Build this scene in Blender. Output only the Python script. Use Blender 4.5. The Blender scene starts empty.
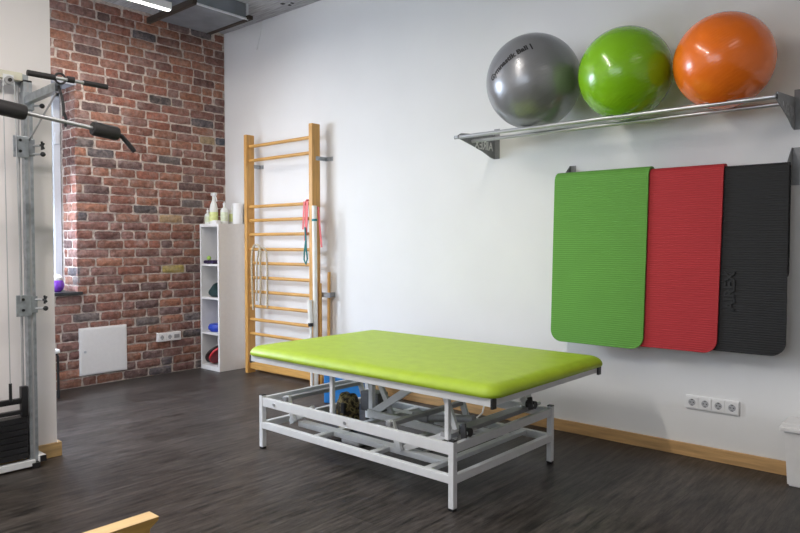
import bpy, bmesh, math, random
from mathutils import Vector, Matrix
S = bpy.context.scene
COL = S.collection
PI = math.pi
V = Vector

# ------------------------------------------------------------------ camera
cam_d = bpy.data.cameras.new('camera'); cam = bpy.data.objects.new('camera', cam_d); COL.objects.link(cam)
S.camera = cam
cam_d.sensor_width = 36.0; cam_d.lens = 670.0 / 800 * 36; cam_d.clip_start = 0.05
cam.location = (6.038, -4.145, 1.27)
cam.rotation_euler = (math.radians(90 - 1.923), 0, math.radians(40.897))

# ------------------------------------------------------------------ world, lights, exposure
W = bpy.data.worlds.new('world'); S.world = W; W.use_nodes = True
bg = W.node_tree.nodes['Background']; bg.inputs[0].default_value = (0.72, 0.84, 1.0, 1); bg.inputs[1].default_value = 2.2
S.view_settings.view_transform = 'Standard'; S.view_settings.look = 'None'
S.view_settings.gamma = 1.0; S.view_settings.exposure = 0.16; S.view_settings.use_curve_mapping = False

def area(name, loc, rot, sx, sy, power, col):
    l = bpy.data.lights.new(name, 'AREA'); l.shape = 'RECTANGLE'; l.size = sx; l.size_y = sy
    l.energy = power; l.color = col
    o = bpy.data.objects.new(name, l); o.location = loc; o.rotation_euler = rot; COL.objects.link(o); return o
WARM = (1.0, 0.93, 0.85)
LAMPS = [(.93, -1.95, 3.2), (3.75, -2.3, 3.13), (6.3, -2.3, 3.13), (3.5, -4.4, 3.13), (6.3, -5.0, 3.13)]
for i, (x, y, z) in enumerate(LAMPS):
    area('ceiling_lamp_light', (x, y, z - .012), (0, 0, 0), .042, 1.5, [26, 18, 6, 70, 5][i], WARM)
# daylight through the windows of the room
area('window_daylight', (-.22, -2.66, 1.75), (0, math.radians(-50), 0), 1.5, 1.4, 160, (.72, .83, 1.0))
area('back_window_daylight', (4.3, -7.18, 1.8), (math.radians(90), 0, 0), 3.4, 1.5, 36, (.86, .92, 1.0))

# ------------------------------------------------------------------ materials
def mat(name, col, rough=.5, metal=0, noise=0, nscale=30, bump=0, bscale=200, spec=.5, coat=0, emit=None, estr=0, stretch=(1, 1, 1)):
    m = bpy.data.materials.new(name); m.use_nodes = True; t = m.node_tree; n = t.nodes; L = t.links
    b = n['Principled BSDF']; b.inputs['Base Color'].default_value = (*col, 1)
    b.inputs['Roughness'].default_value = rough; b.inputs['Metallic'].default_value = metal
    b.inputs['Specular IOR Level'].default_value = spec; b.inputs['Coat Weight'].default_value = coat
    tc = n.new('ShaderNodeTexCoord'); mp = n.new('ShaderNodeMapping'); mp.inputs['Scale'].default_value = stretch
    L.new(tc.outputs['Object'], mp.inputs['Vector'])
    if noise:
        x = n.new('ShaderNodeTexNoise'); x.inputs['Scale'].default_value = nscale; x.inputs['Detail'].default_value = 5
        L.new(mp.outputs[0], x.inputs['Vector'])
        r = n.new('ShaderNodeValToRGB'); e = r.color_ramp.elements
        e[0].position = .3; e[1].position = .7
        e[0].color = (*[c * (1 - noise) for c in col], 1); e[1].color = (*[min(1, c * (1 + noise)) for c in col], 1)
        L.new(x.outputs['Fac'], r.inputs[0]); L.new(r.outputs[0], b.inputs['Base Color'])
    if bump:
        x = n.new('ShaderNodeTexNoise'); x.inputs['Scale'].default_value = bscale; x.inputs['Detail'].default_value = 3
        L.new(mp.outputs[0], x.inputs['Vector'])
        bp = n.new('ShaderNodeBump'); bp.inputs['Strength'].default_value = bump; bp.inputs['Distance'].default_value = .003
        L.new(x.outputs['Fac'], bp.inputs['Height']); L.new(bp.outputs[0], b.inputs['Normal'])
    if emit:
        b.inputs['Emission Color'].default_value = (*emit, 1); b.inputs['Emission Strength'].default_value = estr
    return m

M = {}
M['wall'] = mat('white_paint', (.79, .782, .768), .75, bump=.12, bscale=60, noise=.02, nscale=2)
M['stub'] = mat('warm_white_paint', (.85, .81, .81), .75, bump=.12, bscale=60)
M['ceil'] = mat('grey_render', (.42, .42, .44), .9, noise=.3, nscale=6, stretch=(1, 14, 1), bump=.3, bscale=40)
M['plain'] = mat('plain_white', (.78, .77, .76), .8, noise=.02, nscale=3)
M['duct'] = mat('galvanised_sheet', (.20, .215, .24), .55, .3, noise=.2, nscale=5)
M['duct_edge'] = mat('sheet_edge_highlight', (.66, .68, .70), .5, .1, noise=.05)  # edge highlight put into a pale colour, shared with the upright trim
M['woodbrown'] = mat('brown_timber', (.038, .025, .017), .7, noise=.35, nscale=20, stretch=(1, 6, 6))
M['mortar'] = mat('mortar', (.50, .43, .38), .95, noise=.35, nscale=35, bump=.8, bscale=120)
M['whitelam'] = mat('white_laminate', (.78, .76, .74), .4, noise=.02)
M['lam_in'] = mat('white_laminate_inside', (.74, .75, .75), .45, noise=.02)
M['wood'] = mat('beech_wood', (.58, .31, .085), .42, noise=.16, nscale=9, stretch=(6, 6, .6))
M['rung'] = mat('beech_rung', (.60, .33, .095), .4, noise=.14, nscale=9, stretch=(.6, 6, 6))
M['skirt'] = mat('oak_skirting', (.50, .30, .125), .45, noise=.22, nscale=6, stretch=(.7, 5, 9))
M['skirt_y'] = mat('oak_skirting_side', (.50, .33, .15), .45, noise=.22, nscale=6, stretch=(5, .7, 9))
M['birch'] = mat('lit_birch', (.80, .56, .28), .45, noise=.08, nscale=8, stretch=(5, .6, 5))  # top skin of the bench, lit tone put into the colour
M['birchshade'] = mat('shaded_birch', (.60, .36, .10), .5, noise=.12, nscale=8, stretch=(5, .6, 5))  # same birch darkened, shade of the beam side put into the colour
M['chrome'] = mat('brushed_steel', (.55, .56, .58), .36, .8, noise=.06, nscale=10)
M['grey_metal'] = mat('grey_bracket_metal', (.27, .275, .28), .5, .3, noise=.08, nscale=30)
M['galv'] = mat('galvanised_steel', (.38, .41, .44), .36, .65, noise=.22, nscale=28)
M['powder'] = mat('light_grey_powdercoat', (.70, .71, .72), .38, noise=.03, nscale=20)
M['powder_dark'] = mat('mid_grey_metal', (.38, .38, .39), .45, .2, noise=.1, nscale=12)
M['black'] = mat('black_plastic', (.015, .015, .017), .45, noise=.2, nscale=20)
M['foam'] = mat('black_foam', (.022, .02, .022), .6, bump=.5, bscale=200)
M['blackiron'] = mat('black_iron', (.02, .02, .022), .4, .2, noise=.3, nscale=8)
M['cream'] = mat('cream_lacquer', (.66, .64, .52), .45, noise=.05)
M['whitepl'] = mat('white_plastic', (.80, .79, .78), .35, noise=.02)
M['socket_dark'] = mat('grey_socket_insert', (.28, .28, .29), .5, noise=.05)  # plain grey of the switch insert
M['lampwhite'] = mat('lamp_diffuser', (1, 1, 1), .4, emit=(1, .97, .92), estr=7, noise=.01)
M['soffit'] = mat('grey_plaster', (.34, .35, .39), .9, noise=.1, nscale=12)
M['frame_w'] = mat('window_paint', (.62, .65, .70), .4, noise=.02)
M['slate'] = mat('dark_slate', (.03, .032, .035), .35, noise=.3, nscale=8)
M['purple'] = mat('purple_glaze', (.16, .035, .42), .18, noise=.3, nscale=12, coat=.4)
M['teal'] = mat('teal_cord', (.02, .22, .23), .7, noise=.2, nscale=60)
M['pink'] = mat('coral_band', (.72, .16, .16), .6, noise=.1, nscale=40)
M['beige'] = mat('beige_rope', (.50, .43, .31), .8, noise=.3, nscale=90, bump=.8, bscale=150)
M['bottle'] = mat('white_bottle', (.78, .79, .74), .3, noise=.03)
M['label_y'] = mat('yellow_green_label', (.72, .76, .32), .5, noise=.15, nscale=30)
M['label_g'] = mat('pale_green_label', (.66, .71, .52), .5, noise=.15, nscale=30)
M['paper'] = mat('white_paper', (.86, .86, .85), .9, bump=.3, bscale=120)
M['darkgreen'] = mat('dark_green_cloth', (.01, .035, .037), .8, noise=.3, nscale=30, bump=.5, bscale=60)
M['aubergine'] = mat('aubergine_rubber', (.035, .02, .07), .6, noise=.3, nscale=30)
M['lime'] = mat('lime_rubber', (.35, .55, .1), .5, noise=.1)
M['blue'] = mat('royal_blue_rubber', (.02, .055, .42), .5, noise=.15, nscale=20)
M['red'] = mat('dark_red_rubber', (.24, .012, .022), .5, noise=.15, nscale=20)
M['redrim'] = mat('red_rim', (.55, .03, .04), .5, noise=.1)
M['maroon'] = mat('brown_black_rubber', (.03, .018, .018), .5, noise=.2)
M['bluebox'] = mat('bright_blue_plastic', (.03, .25, .72), .45, noise=.08, nscale=8)
M['cable'] = mat('black_cable', (.02, .02, .022), .5, noise=.1)
M['upright'] = mat('white_tube', (.80, .79, .74), .35, noise=.02)

def camo():
    m = mat('olive_camouflage', (.1, .08, .03), .85, bump=.5, bscale=80); t = m.node_tree; n = t.nodes; L = t.links
    tc = n.new('ShaderNodeTexCoord'); x = n.new('ShaderNodeTexNoise'); x.inputs['Scale'].default_value = 28; x.inputs['Detail'].default_value = 1
    L.new(tc.outputs['Object'], x.inputs['Vector']); r = n.new('ShaderNodeValToRGB'); r.color_ramp.interpolation = 'CONSTANT'
    e = r.color_ramp.elements; e[0].color = (.035, .025, .012, 1); e[1].position = .45; e[1].color = (.17, .125, .05, 1)
    k = e.new(.55); k.color = (.30, .24, .10, 1); k = e.new(.63); k.color = (.07, .06, .02, 1)
    L.new(x.outputs['Fac'], r.inputs[0]); L.new(r.outputs[0], n['Principled BSDF'].inputs['Base Color']); return m
M['camo'] = camo()

def cushion_mat():
    m = mat('lime_upholstery', (.37, .52, .026), .5, bump=.15, bscale=450, noise=.06, nscale=14)
    return m
M['cushion'] = cushion_mat()

def ball_mat(name, col, rough, metal, coat):
    m = mat(name, col, rough, metal, coat=coat); t = m.node_tree; n = t.nodes; L = t.links
    tc = n.new('ShaderNodeTexCoord'); mp = n.new('ShaderNodeMapping'); mp.inputs['Rotation'].default_value = (0, math.radians(28), math.radians(-40))
    w = n.new('ShaderNodeTexWave'); w.wave_type = 'BANDS'; w.bands_direction = 'Z'; w.inputs['Scale'].default_value = 22
    w.inputs['Distortion'].default_value = .5; L.new(tc.outputs['Object'], mp.inputs[0]); L.new(mp.outputs[0], w.inputs[0])
    b = n.new('ShaderNodeBump'); b.inputs['Strength'].default_value = .12; b.inputs['Distance'].default_value = .003
    L.new(w.outputs['Fac'], b.inputs['Height']); L.new(b.outputs[0], n['Principled BSDF'].inputs['Normal']); return m

def mat_pad(name, col):
    m = bpy.data.materials.new(name); m.use_nodes = True; t = m.node_tree; n = t.nodes; L = t.links
    b = n['Principled BSDF']; b.inputs['Base Color'].default_value = (*col, 1); b.inputs['Roughness'].default_value = .75
    b.inputs['Specular IOR Level'].default_value = .385
    tc = n.new('ShaderNodeTexCoord'); mp = n.new('ShaderNodeMapping'); mp.inputs['Scale'].default_value = (1, 1, 1)
    L.new(tc.outputs['Object'], mp.inputs[0])
    w = n.new('ShaderNodeTexWave'); w.wave_type = 'BANDS'; w.bands_direction = 'Z'; w.inputs['Scale'].default_value = 24
    w.inputs['Distortion'].default_value = 1.6; w.inputs['Detail'].default_value = 2; w.inputs['Detail Scale'].default_value = 2.0
    L.new(mp.outputs[0], w.inputs[0])
    nz = n.new('ShaderNodeTexNoise'); nz.inputs['Scale'].default_value = 5; nz.inputs['Detail'].default_value = 3
    L.new(mp.outputs[0], nz.inputs[0])
    mul = n.new('ShaderNodeMath'); mul.operation = 'MULTIPLY'; L.new(w.outputs['Fac'], mul.inputs[0]); L.new(nz.outputs['Fac'], mul.inputs[1])
    bp = n.new('ShaderNodeBump'); bp.inputs['Strength'].default_value = .4; bp.inputs['Distance'].default_value = .006
    L.new(mul.outputs[0], bp.inputs['Height']); L.new(bp.outputs[0], b.inputs['Normal'])
    r = n.new('ShaderNodeValToRGB'); e = r.color_ramp.elements; e[0].color = (*[c * .86 for c in col], 1); e[1].color = (*[min(1, c * 1.15) for c in col], 1)
    L.new(mul.outputs[0], r.inputs[0]); L.new(r.outputs[0], b.inputs['Base Color'])
    return m

def floor_mat():
    m = bpy.data.materials.new('dark_plank_floor'); m.use_nodes = True; t = m.node_tree; n = t.nodes; L = t.links
    b = n['Principled BSDF']
    tc = n.new('ShaderNodeTexCoord'); mp = n.new('ShaderNodeMapping'); mp.inputs['Rotation'].default_value = (0, 0, PI / 2)
    L.new(tc.outputs['Object'], mp.inputs[0])
    br = n.new('ShaderNodeTexBrick'); br.inputs['Scale'].default_value = 1; br.inputs['Brick Width'].default_value = 1.2
    br.inputs['Row Height'].default_value = .19; br.inputs['Mortar Size'].default_value = .0015; br.inputs['Mortar Smooth'].default_value = .2
    br.inputs['Color1'].default_value = (.030, .026, .0235, 1); br.inputs['Color2'].default_value = (.046, .040, .037, 1)
    br.inputs['Mortar'].default_value = (.012, .010, .009, 1); br.offset = .37
    L.new(mp.outputs[0], br.inputs[0])
    m2 = n.new('ShaderNodeMapping'); m2.inputs['Scale'].default_value = (11, 1.1, 1); L.new(tc.outputs['Object'], m2.inputs[0])
    nz = n.new('ShaderNodeTexNoise'); nz.inputs['Scale'].default_value = 3.2; nz.inputs['Detail'].default_value = 10; nz.inputs['Roughness'].default_value = .74
    L.new(m2.outputs[0], nz.inputs[0])
    r = n.new('ShaderNodeValToRGB'); e = r.color_ramp.elements; e[0].position = .36; e[0].color = (.12, .12, .12, 1); e[1].position = .64; e[1].color = (2.3, 2.25, 2.2, 1)
    L.new(nz.outputs['Fac'], r.inputs[0])
    mx = n.new('ShaderNodeMix'); mx.data_type = 'RGBA'; mx.blend_type = 'MULTIPLY'; mx.inputs['Factor'].default_value = 1
    L.new(br.outputs['Color'], mx.inputs['A']); L.new(r.outputs[0], mx.inputs['B'])
    L.new(mx.outputs['Result'], b.inputs['Base Color'])
    rr = n.new('ShaderNodeMapRange'); rr.inputs['To Min'].default_value = .30; rr.inputs['To Max'].default_value = .44
    b.inputs['Specular IOR Level'].default_value = .2
    L.new(nz.outputs['Fac'], rr.inputs['Value']); L.new(rr.outputs[0], b.inputs['Roughness'])
    bp = n.new('ShaderNodeBump'); bp.inputs['Strength'].default_value = .4; bp.inputs['Distance'].default_value = .0025
    L.new(nz.outputs['Fac'], bp.inputs['Height']); L.new(bp.outputs[0], b.inputs['Normal'])
    return m
M['floor'] = floor_mat()

def brick_mat():
    m = bpy.data.materials.new('old_red_brick'); m.use_nodes = True; t = m.node_tree; n = t.nodes; L = t.links
    b = n['Principled BSDF']; b.inputs['Roughness'].default_value = .9; b.inputs['Specular IOR Level'].default_value = .25
    at = n.new('ShaderNodeAttribute'); at.attribute_name = 'brickcol'
    tc = n.new('ShaderNodeTexCoord')
    nz = n.new('ShaderNodeTexNoise'); nz.inputs['Scale'].default_value = 26; nz.inputs['Detail'].default_value = 6; nz.inputs['Roughness'].default_value = .7
    L.new(tc.outputs['Object'], nz.inputs[0])
    r = n.new('ShaderNodeValToRGB'); e = r.color_ramp.elements; e[0].position = .32; e[0].color = (.5, .5, .5, 1); e[1].position = .7; e[1].color = (1.45, 1.45, 1.45, 1)
    L.new(nz.outputs['Fac'], r.inputs[0])
    mx = n.new('ShaderNodeMix'); mx.data_type = 'RGBA'; mx.blend_type = 'MULTIPLY'; mx.inputs['Factor'].default_value = 1
    L.new(at.outputs['Color'], mx.inputs['A']); L.new(r.outputs[0], mx.inputs['B'])
    n2 = n.new('ShaderNodeTexNoise'); n2.inputs['Scale'].default_value = 9; n2.inputs['Detail'].default_value = 8; n2.inputs['Roughness'].default_value = .75
    L.new(tc.outputs['Object'], n2.inputs[0])
    r2 = n.new('ShaderNodeValToRGB'); e = r2.color_ramp.elements; e[0].position = .48; e[0].color = (0, 0, 0, 1); e[1].position = .72; e[1].color = (.6, .6, .6, 1)
    L.new(n2.outputs['Fac'], r2.inputs[0])
    m2 = n.new('ShaderNodeMix'); m2.data_type = 'RGBA'; L.new(r2.outputs[0], m2.inputs['Factor'])
    L.new(mx.outputs['Result'], m2.inputs['A']); m2.inputs['B'].default_value = (.42, .33, .30, 1)
    L.new(m2.outputs['Result'], b.inputs['Base Color'])
    bp = n.new('ShaderNodeBump'); bp.inputs['Strength'].default_value = .7; bp.inputs['Distance'].default_value = .004
    L.new(nz.outputs['Fac'], bp.inputs['Height']); L.new(bp.outputs[0], b.inputs['Normal'])
    return m
M['brick'] = brick_mat()

def glass_mat():
    m = bpy.data.materials.new('window_glass'); m.use_nodes = True; b = m.node_tree.nodes['Principled BSDF']
    b.inputs['Transmission Weight'].default_value = 1; b.inputs['Roughness'].default_value = 0; b.inputs['IOR'].default_value = 1.45
    return m
M['glass'] = glass_mat()

# ------------------------------------------------------------------ mesh builder
class B:
    def __init__(s): s.bm = bmesh.new()
    def box(s, a, b, bev=0):
        x0, y0, z0 = [min(p, q) for p, q in zip(a, b)]; x1, y1, z1 = [max(p, q) for p, q in zip(a, b)]
        v = [s.bm.verts.new(p) for p in ((x0, y0, z0), (x1, y0, z0), (x1, y1, z0), (x0, y1, z0), (x0, y0, z1), (x1, y0, z1), (x1, y1, z1), (x0, y1, z1))]
        f = [s.bm.faces.new([v[i] for i in q]) for q in ((0, 3, 2, 1), (4, 5, 6, 7), (0, 1, 5, 4), (1, 2, 6, 5), (2, 3, 7, 6), (3, 0, 4, 7))]
        if bev:
            es = list({e for q in f for e in q.edges})
            bmesh.ops.bevel(s.bm, geom=es, offset=bev, segments=2, affect='EDGES', profile=.6)
        return s
    def beam(s, p, q, w, h, up=(0, 0, 1), bev=0):
        p = V(p); q = V(q); d = (q - p); L = d.length; d.normalize()
        u = V(up)
        if abs(d.dot(u)) > .99: u = V((0, 1, 0))
        r = d.cross(u).normalized(); u = r.cross(d).normalized()
        t = B(); t.box((-w / 2, -h / 2, 0), (w / 2, h / 2, L), bev)
        mx = Matrix((r, u, d)).transposed().to_4x4(); mx.translation = p
        t.bm.transform(mx); s.add(t); return s
    def add(s, o):
        me = bpy.data.meshes.new('t'); o.bm.to_mesh(me); s.bm.from_mesh(me); bpy.data.meshes.remove(me); o.bm.free(); return s
    def tube(s, pts, r, n=14, caps=True):
        pts = [V(p) for p in pts]; rings = []; prev = None
        for i, p in enumerate(pts):
            if i == 0: d = pts[1] - p
            elif i == len(pts) - 1: d = p - pts[-2]
            else: d = (pts[i + 1] - p).normalized() + (p - pts[i - 1]).normalized()
            d.normalize()
            if prev is None:
                u = V((0, 0, 1)) if abs(d.z) < .9 else V((0, 1, 0))
            else: u = prev
            a = d.cross(u).normalized(); u2 = a.cross(d).normalized(); prev = u2
            rr = r[i] if isinstance(r, (list, tuple)) else r
            rings.append([s.bm.verts.new(p + rr * (math.cos(2 * PI * k / n) * a + math.sin(2 * PI * k / n) * u2)) for k in range(n)])
        for A, C in zip(rings, rings[1:]):
            for k in range(n):
                f = s.bm.faces.new((A[k], A[(k + 1) % n], C[(k + 1) % n], C[k])); f.smooth = True
        if caps:
            s.bm.faces.new(rings[0][::-1]); s.bm.faces.new(rings[-1])
        return s
    def lathe(s, prof, c=(0, 0, 0), n=32):
        c = V(c); rings = []
        for r, z in prof:
            rings.append([s.bm.verts.new(c + V((max(r, 1e-4) * math.cos(2 * PI * k / n), max(r, 1e-4) * math.sin(2 * PI * k / n), z))) for k in range(n)])
        for A, C in zip(rings, rings[1:]):
            for k in range(n):
                f = s.bm.faces.new((A[k], A[(k + 1) % n], C[(k + 1) % n], C[k])); f.smooth = True
        s.bm.faces.new(rings[0][::-1]); s.bm.faces.new(rings[-1]); return s
    def ball(s, c, r, seg=48, sc=(1, 1, 1)):
        t = B(); bmesh.ops.create_uvsphere(t.bm, u_segments=seg, v_segments=seg // 2, radius=r)
        for f in t.bm.faces: f.smooth = True
        t.bm.transform(Matrix.Translation(c) @ Matrix.Diagonal((*sc, 1))); return s.add(t)
    def prism(s, poly, d):
        d = V(d); A = [s.bm.verts.new(p) for p in poly]; C = [s.bm.verts.new(V(p) + d) for p in poly]
        s.bm.faces.new(A[::-1]); s.bm.faces.new(C)
        for i in range(len(A)):
            j = (i + 1) % len(A); s.bm.faces.new((A[i], A[j], C[j], C[i]))
        bmesh.ops.recalc_face_normals(s.bm, faces=s.bm.faces[:]); return s
    def rot(s, ang, axis, c=(0, 0, 0)):
        c = V(c); s.bm.transform(Matrix.Translation(c) @ Matrix.Rotation(ang, 4, axis) @ Matrix.Translation(-c)); return s

def root_of(o):
    while o.parent: o = o.parent
    return o
LOCAL = set()
def obj(name, b, m, parent=None):
    me = bpy.data.meshes.new(name); b.bm.to_mesh(me); b.bm.free()
    if any(p.use_smooth for p in me.polygons): me.set_sharp_from_angle(angle=math.radians(42))
    me.materials.append(M[m] if isinstance(m, str) else m)
    o = bpy.data.objects.new(name, me); COL.objects.link(o)
    if parent:
        o.parent = parent; r = root_of(parent)
        if r.name not in LOCAL: me.transform(Matrix.Translation(-r.location))
    return o
def recenter(o):      # origin at the base centre of a single-mesh thing
    bb = [V(c) for c in o.bound_box]; c = sum(bb, V()) / 8; c.z = min(p.z for p in bb)
    o.data.transform(Matrix.Translation(-c)); o.location = c
def tag(o, label, cat, group=None):
    o['label'] = label; o['category'] = cat
    if group: o['group'] = group
    if o.type == 'MESH': recenter(o)
    return o
def thing(name, label, cat, loc, rotz=0, group=None, local=False):
    o = bpy.data.objects.new(name, None); COL.objects.link(o); o.location = loc; o.rotation_euler = (0, 0, rotz)
    o['label'] = label; o['category'] = cat
    if group: o['group'] = group
    if local: LOCAL.add(o.name)
    return o
def struct(name, b, m, parent=None):
    o = obj(name, b, m, parent)
    if not parent: o['kind'] = 'structure'
    return o
def text_mesh(body, size, extrude, bold=0):
    c = bpy.data.curves.new('t', 'FONT'); c.body = body; c.size = size; c.extrude = extrude; c.offset = bold; c.resolution_u = 3
    c.align_x = 'CENTER'; c.align_y = 'CENTER'
    o = bpy.data.objects.new('t', c); COL.objects.link(o); bpy.context.view_layer.update()
    me = bpy.data.meshes.new_from_object(o); b = B(); b.bm.from_mesh(me)
    bpy.data.objects.remove(o); bpy.data.curves.remove(c); bpy.data.meshes.remove(me); return b

# ------------------------------------------------------------------ setting
RX, RY, H = 8.6, -7.2, 3.46
struct('floor', B().box((-.5, RY, -.1), (RX, .25, 0)), 'floor')
struct('ceiling', B().box((-.5, RY, H), (RX, .25, H + .1)), 'ceil')
struct('wall_right', B().box((-.35, 0, 0), (RX, .2, H)), 'wall')
w = B().box((-.0, RY - .2, 0), (2.5, RY, H)).box((6.1, RY - .2, 0), (RX, RY, H)).box((2.5, RY - .2, 0), (6.1, RY, 1.0)).box((2.5, RY - .2, 2.6), (6.1, RY, H))
struct('wall_back', w, 'plain')
struct('wall_side', B().box((RX, RY, 0), (RX + .2, .2, H)), 'plain')
struct('wall_left', B().box((1.72, RY, 0), (1.875, -2.482, H)), 'stub')
struct('baseboard_right', B().box((0.02, -.016, 0), (RX, 0, .078), .004), 'skirt')
struct('baseboard_left', B().box((1.875, RY, 0), (1.893, -2.460, .085), .004).box((1.70, -2.482, 0), (1.889, -2.460, .085), .004), 'skirt_y')

# brick wall, every brick modelled in relief inside the one wall mesh
rnd = random.Random(5)
PAL = [(.235, .112, .082), (.21, .095, .072), (.26, .125, .088), (.185, .092, .075), (.29, .135, .088), (.16, .082, .070), (.23, .125, .105), (.25, .105, .075), (.15, .095, .088)]
DARK = [(.105, .092, .098), (.085, .072, .072), (.15, .125, .12)]
def brick(bm, lay, o, u, w, n, wu, hv, col):
    # o: lower corner, u/w unit axes, n outward normal
    nx, nz = max(3, int(wu / .03)), 3; grid = []
    prot = rnd.uniform(-.002, .005); tilt = rnd.uniform(-.02, .02)
    ph = rnd.uniform(0, 50)
    for j in range(nz + 1):
        row = []
        for i in range(nx + 1):
            a, c = i / nx, j / nz
            edge = (i in (0, nx)) or (j in (0, nz))
            corner = (i in (0, nx)) and (j in (0, nz))
            du = rnd.uniform(-.003, .003) if edge else rnd.uniform(-.004, .004)
            dv = rnd.uniform(-.0032, .0032) if edge else rnd.uniform(-.003, .003)
            if corner:
                du += .003 * (1 if i == 0 else -1); dv += .003 * (1 if j == 0 else -1)
            dn = prot + tilt * (a - .5) * .1 + rnd.uniform(-.002, .002) - (.007 if edge else 0)
            row.append(bm.verts.new(o + u * (a * wu + du) + w * (c * hv + dv) + n * dn))
        grid.append(row)
    fs = []
    for j in range(nz):
        for i in range(nx):
            fs.append(bm.faces.new((grid[j][i], grid[j][i + 1], grid[j + 1][i + 1], grid[j + 1][i])))
    # skirt back to the mortar
    loop = grid[0][:] + [grid[j][nx] for j in range(1, nz + 1)] + grid[nz][::-1][1:] + [grid[j][0] for j in range(nz - 1, 0, -1)]
    back = [bm.verts.new(v.co - n * .022) for v in loop]
    for k in range(len(loop)):
        q = (k + 1) % len(loop); fs.append(bm.faces.new((loop[q], loop[k], back[k], back[q])))
    for f in fs:
        f.smooth = False
        for l in f.loops: l[lay] = (*col, 1)
def brick_col():
    r = rnd.random()
    c = rnd.choice(DARK) if r < .045 else rnd.choice(PAL)
    k = rnd.uniform(.85, 1.2); return tuple(x * k for x in c)
CP = .0818
bb = B(); lay = bb.bm.loops.layers.float_color.new('brickcol')
Z0, Z1, YJ = .85, 2.70, -1.55
special = {(18, 3): (.40, .27, .15), (12, 3): (.38, .30, .10), (28, 2): (.34, .25, .15), (28, 1): (.07, .08, .10)}
for c in range(42):
    z = c * CP + .006
    hgt = min(CP - .0105, H - z)
    if hgt < .02: break
    ylim = YJ if (Z0 - .03 < z + .03 < Z1) else -3.4
    y = 0.0 - rnd.uniform(0, .03) - (.125 if c % 2 else 0); first = True; k = 0
    if c % 2: brick(bb.bm, lay, V((0, -.115, z)), V((0, 1, 0)), V((0, 0, 1)), V((1, 0, 0)), .11, hgt, brick_col())
    while y > ylim + .03:
        ln = rnd.choice([.24, .24, .24, .235, .225, .115]) if rnd.random() < .85 else rnd.uniform(.15, .3)
        y2 = max(y - ln, ylim)
        if y2 - ylim < .06: y2 = ylim
        k += 1
        col = special.get((c, k), brick_col())
        brick(bb.bm, lay, V((0, y2 + .003, z + rnd.uniform(-.003, .003))), V((0, 1, 0)), V((0, 0, 1)), V((1, 0, 0)), (y - y2) - .006, hgt, col)
        y = y2 - rnd.uniform(.009, .014)
    if ylim == YJ:     # window reveal faces the opening
        x = -.002
        for q, ln in enumerate([.105, .16] if c % 2 else [.2, .07]):
            brick(bb.bm, lay, V((x - ln + .01, YJ, z)), V((1, 0, 0)), V((0, 0, 1)), V((0, -1, 0)), ln - .01, hgt, brick_col()); x -= ln + .008
struct('wall_brick', bb, 'brick')
mo = B()
for a, b_ in (((YJ + .012, 0), (YJ + .012, H)), ):
    pass
mo.box((-.34, YJ + .010, 0), (-.010, .0, H)).box((-.34, -3.6, 0), (-.010, YJ + .010, Z0 - .03)).box((-.34, -3.6, Z1), (-.010, YJ + .010, H))
struct('trim_1', mo, 'mortar')
BX = .025
struct('wall_alcove', B().box((-.34, -3.75, 0), (1.72, -3.6, H)), 'plain')
# lintel with a painted soffit, sill, window
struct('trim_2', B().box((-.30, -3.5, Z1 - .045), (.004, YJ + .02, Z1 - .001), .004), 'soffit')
struct('trim_3', B().box((-.30, -3.5, Z0 - .028), (.035, YJ + .035, Z0), .004), 'slate')
wn = struct('window_1', B().box((-.36, -3.5, Z0), (-.30, YJ + .0, Z0 + .06)).box((-.36, -3.5, Z1 - .1), (-.30, YJ, Z1 - .045)).box((-.36, YJ - .06, Z0), (-.30, YJ, Z1 - .045), .004)
       .box((-.36, -2.5, Z0), (-.30, -2.42, Z1 - .045)).box((-.36, -3.5, Z0), (-.30, -3.44, Z1 - .045)), 'frame_w')
obj('pane', B().box((-.335, -3.44, Z0 + .06), (-.329, YJ - .06, Z1 - .1)), 'glass', wn)
obj('hinge', B().box((-.30, YJ - .05, 2.17), (-.285, YJ - .015, 2.27), .003), 'frame_w', wn)
wb = struct('window_2', B().box((2.5, RY - .12, 1.0), (6.1, RY - .06, 1.07)).box((2.5, RY - .12, 2.53), (6.1, RY - .06, 2.6)).box((2.5, RY - .12, 1.0), (2.57, RY - .06, 2.6))
       .box((6.03, RY - .12, 1.0), (6.1, RY - .06, 2.6)).box((4.26, RY - .12, 1.0), (4.34, RY - .06, 2.6)), 'frame_w')
obj('pane', B().box((2.57, RY - .093, 1.07), (6.03, RY - .087, 2.53)), 'glass', wb)

for o_ in COL.objects:      # the masonry plane stands a little in front of the zero line
    if o_.name in ('wall_brick', 'trim_1', 'trim_2', 'trim_3', 'window_1'): o_.location.x += BX
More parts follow.
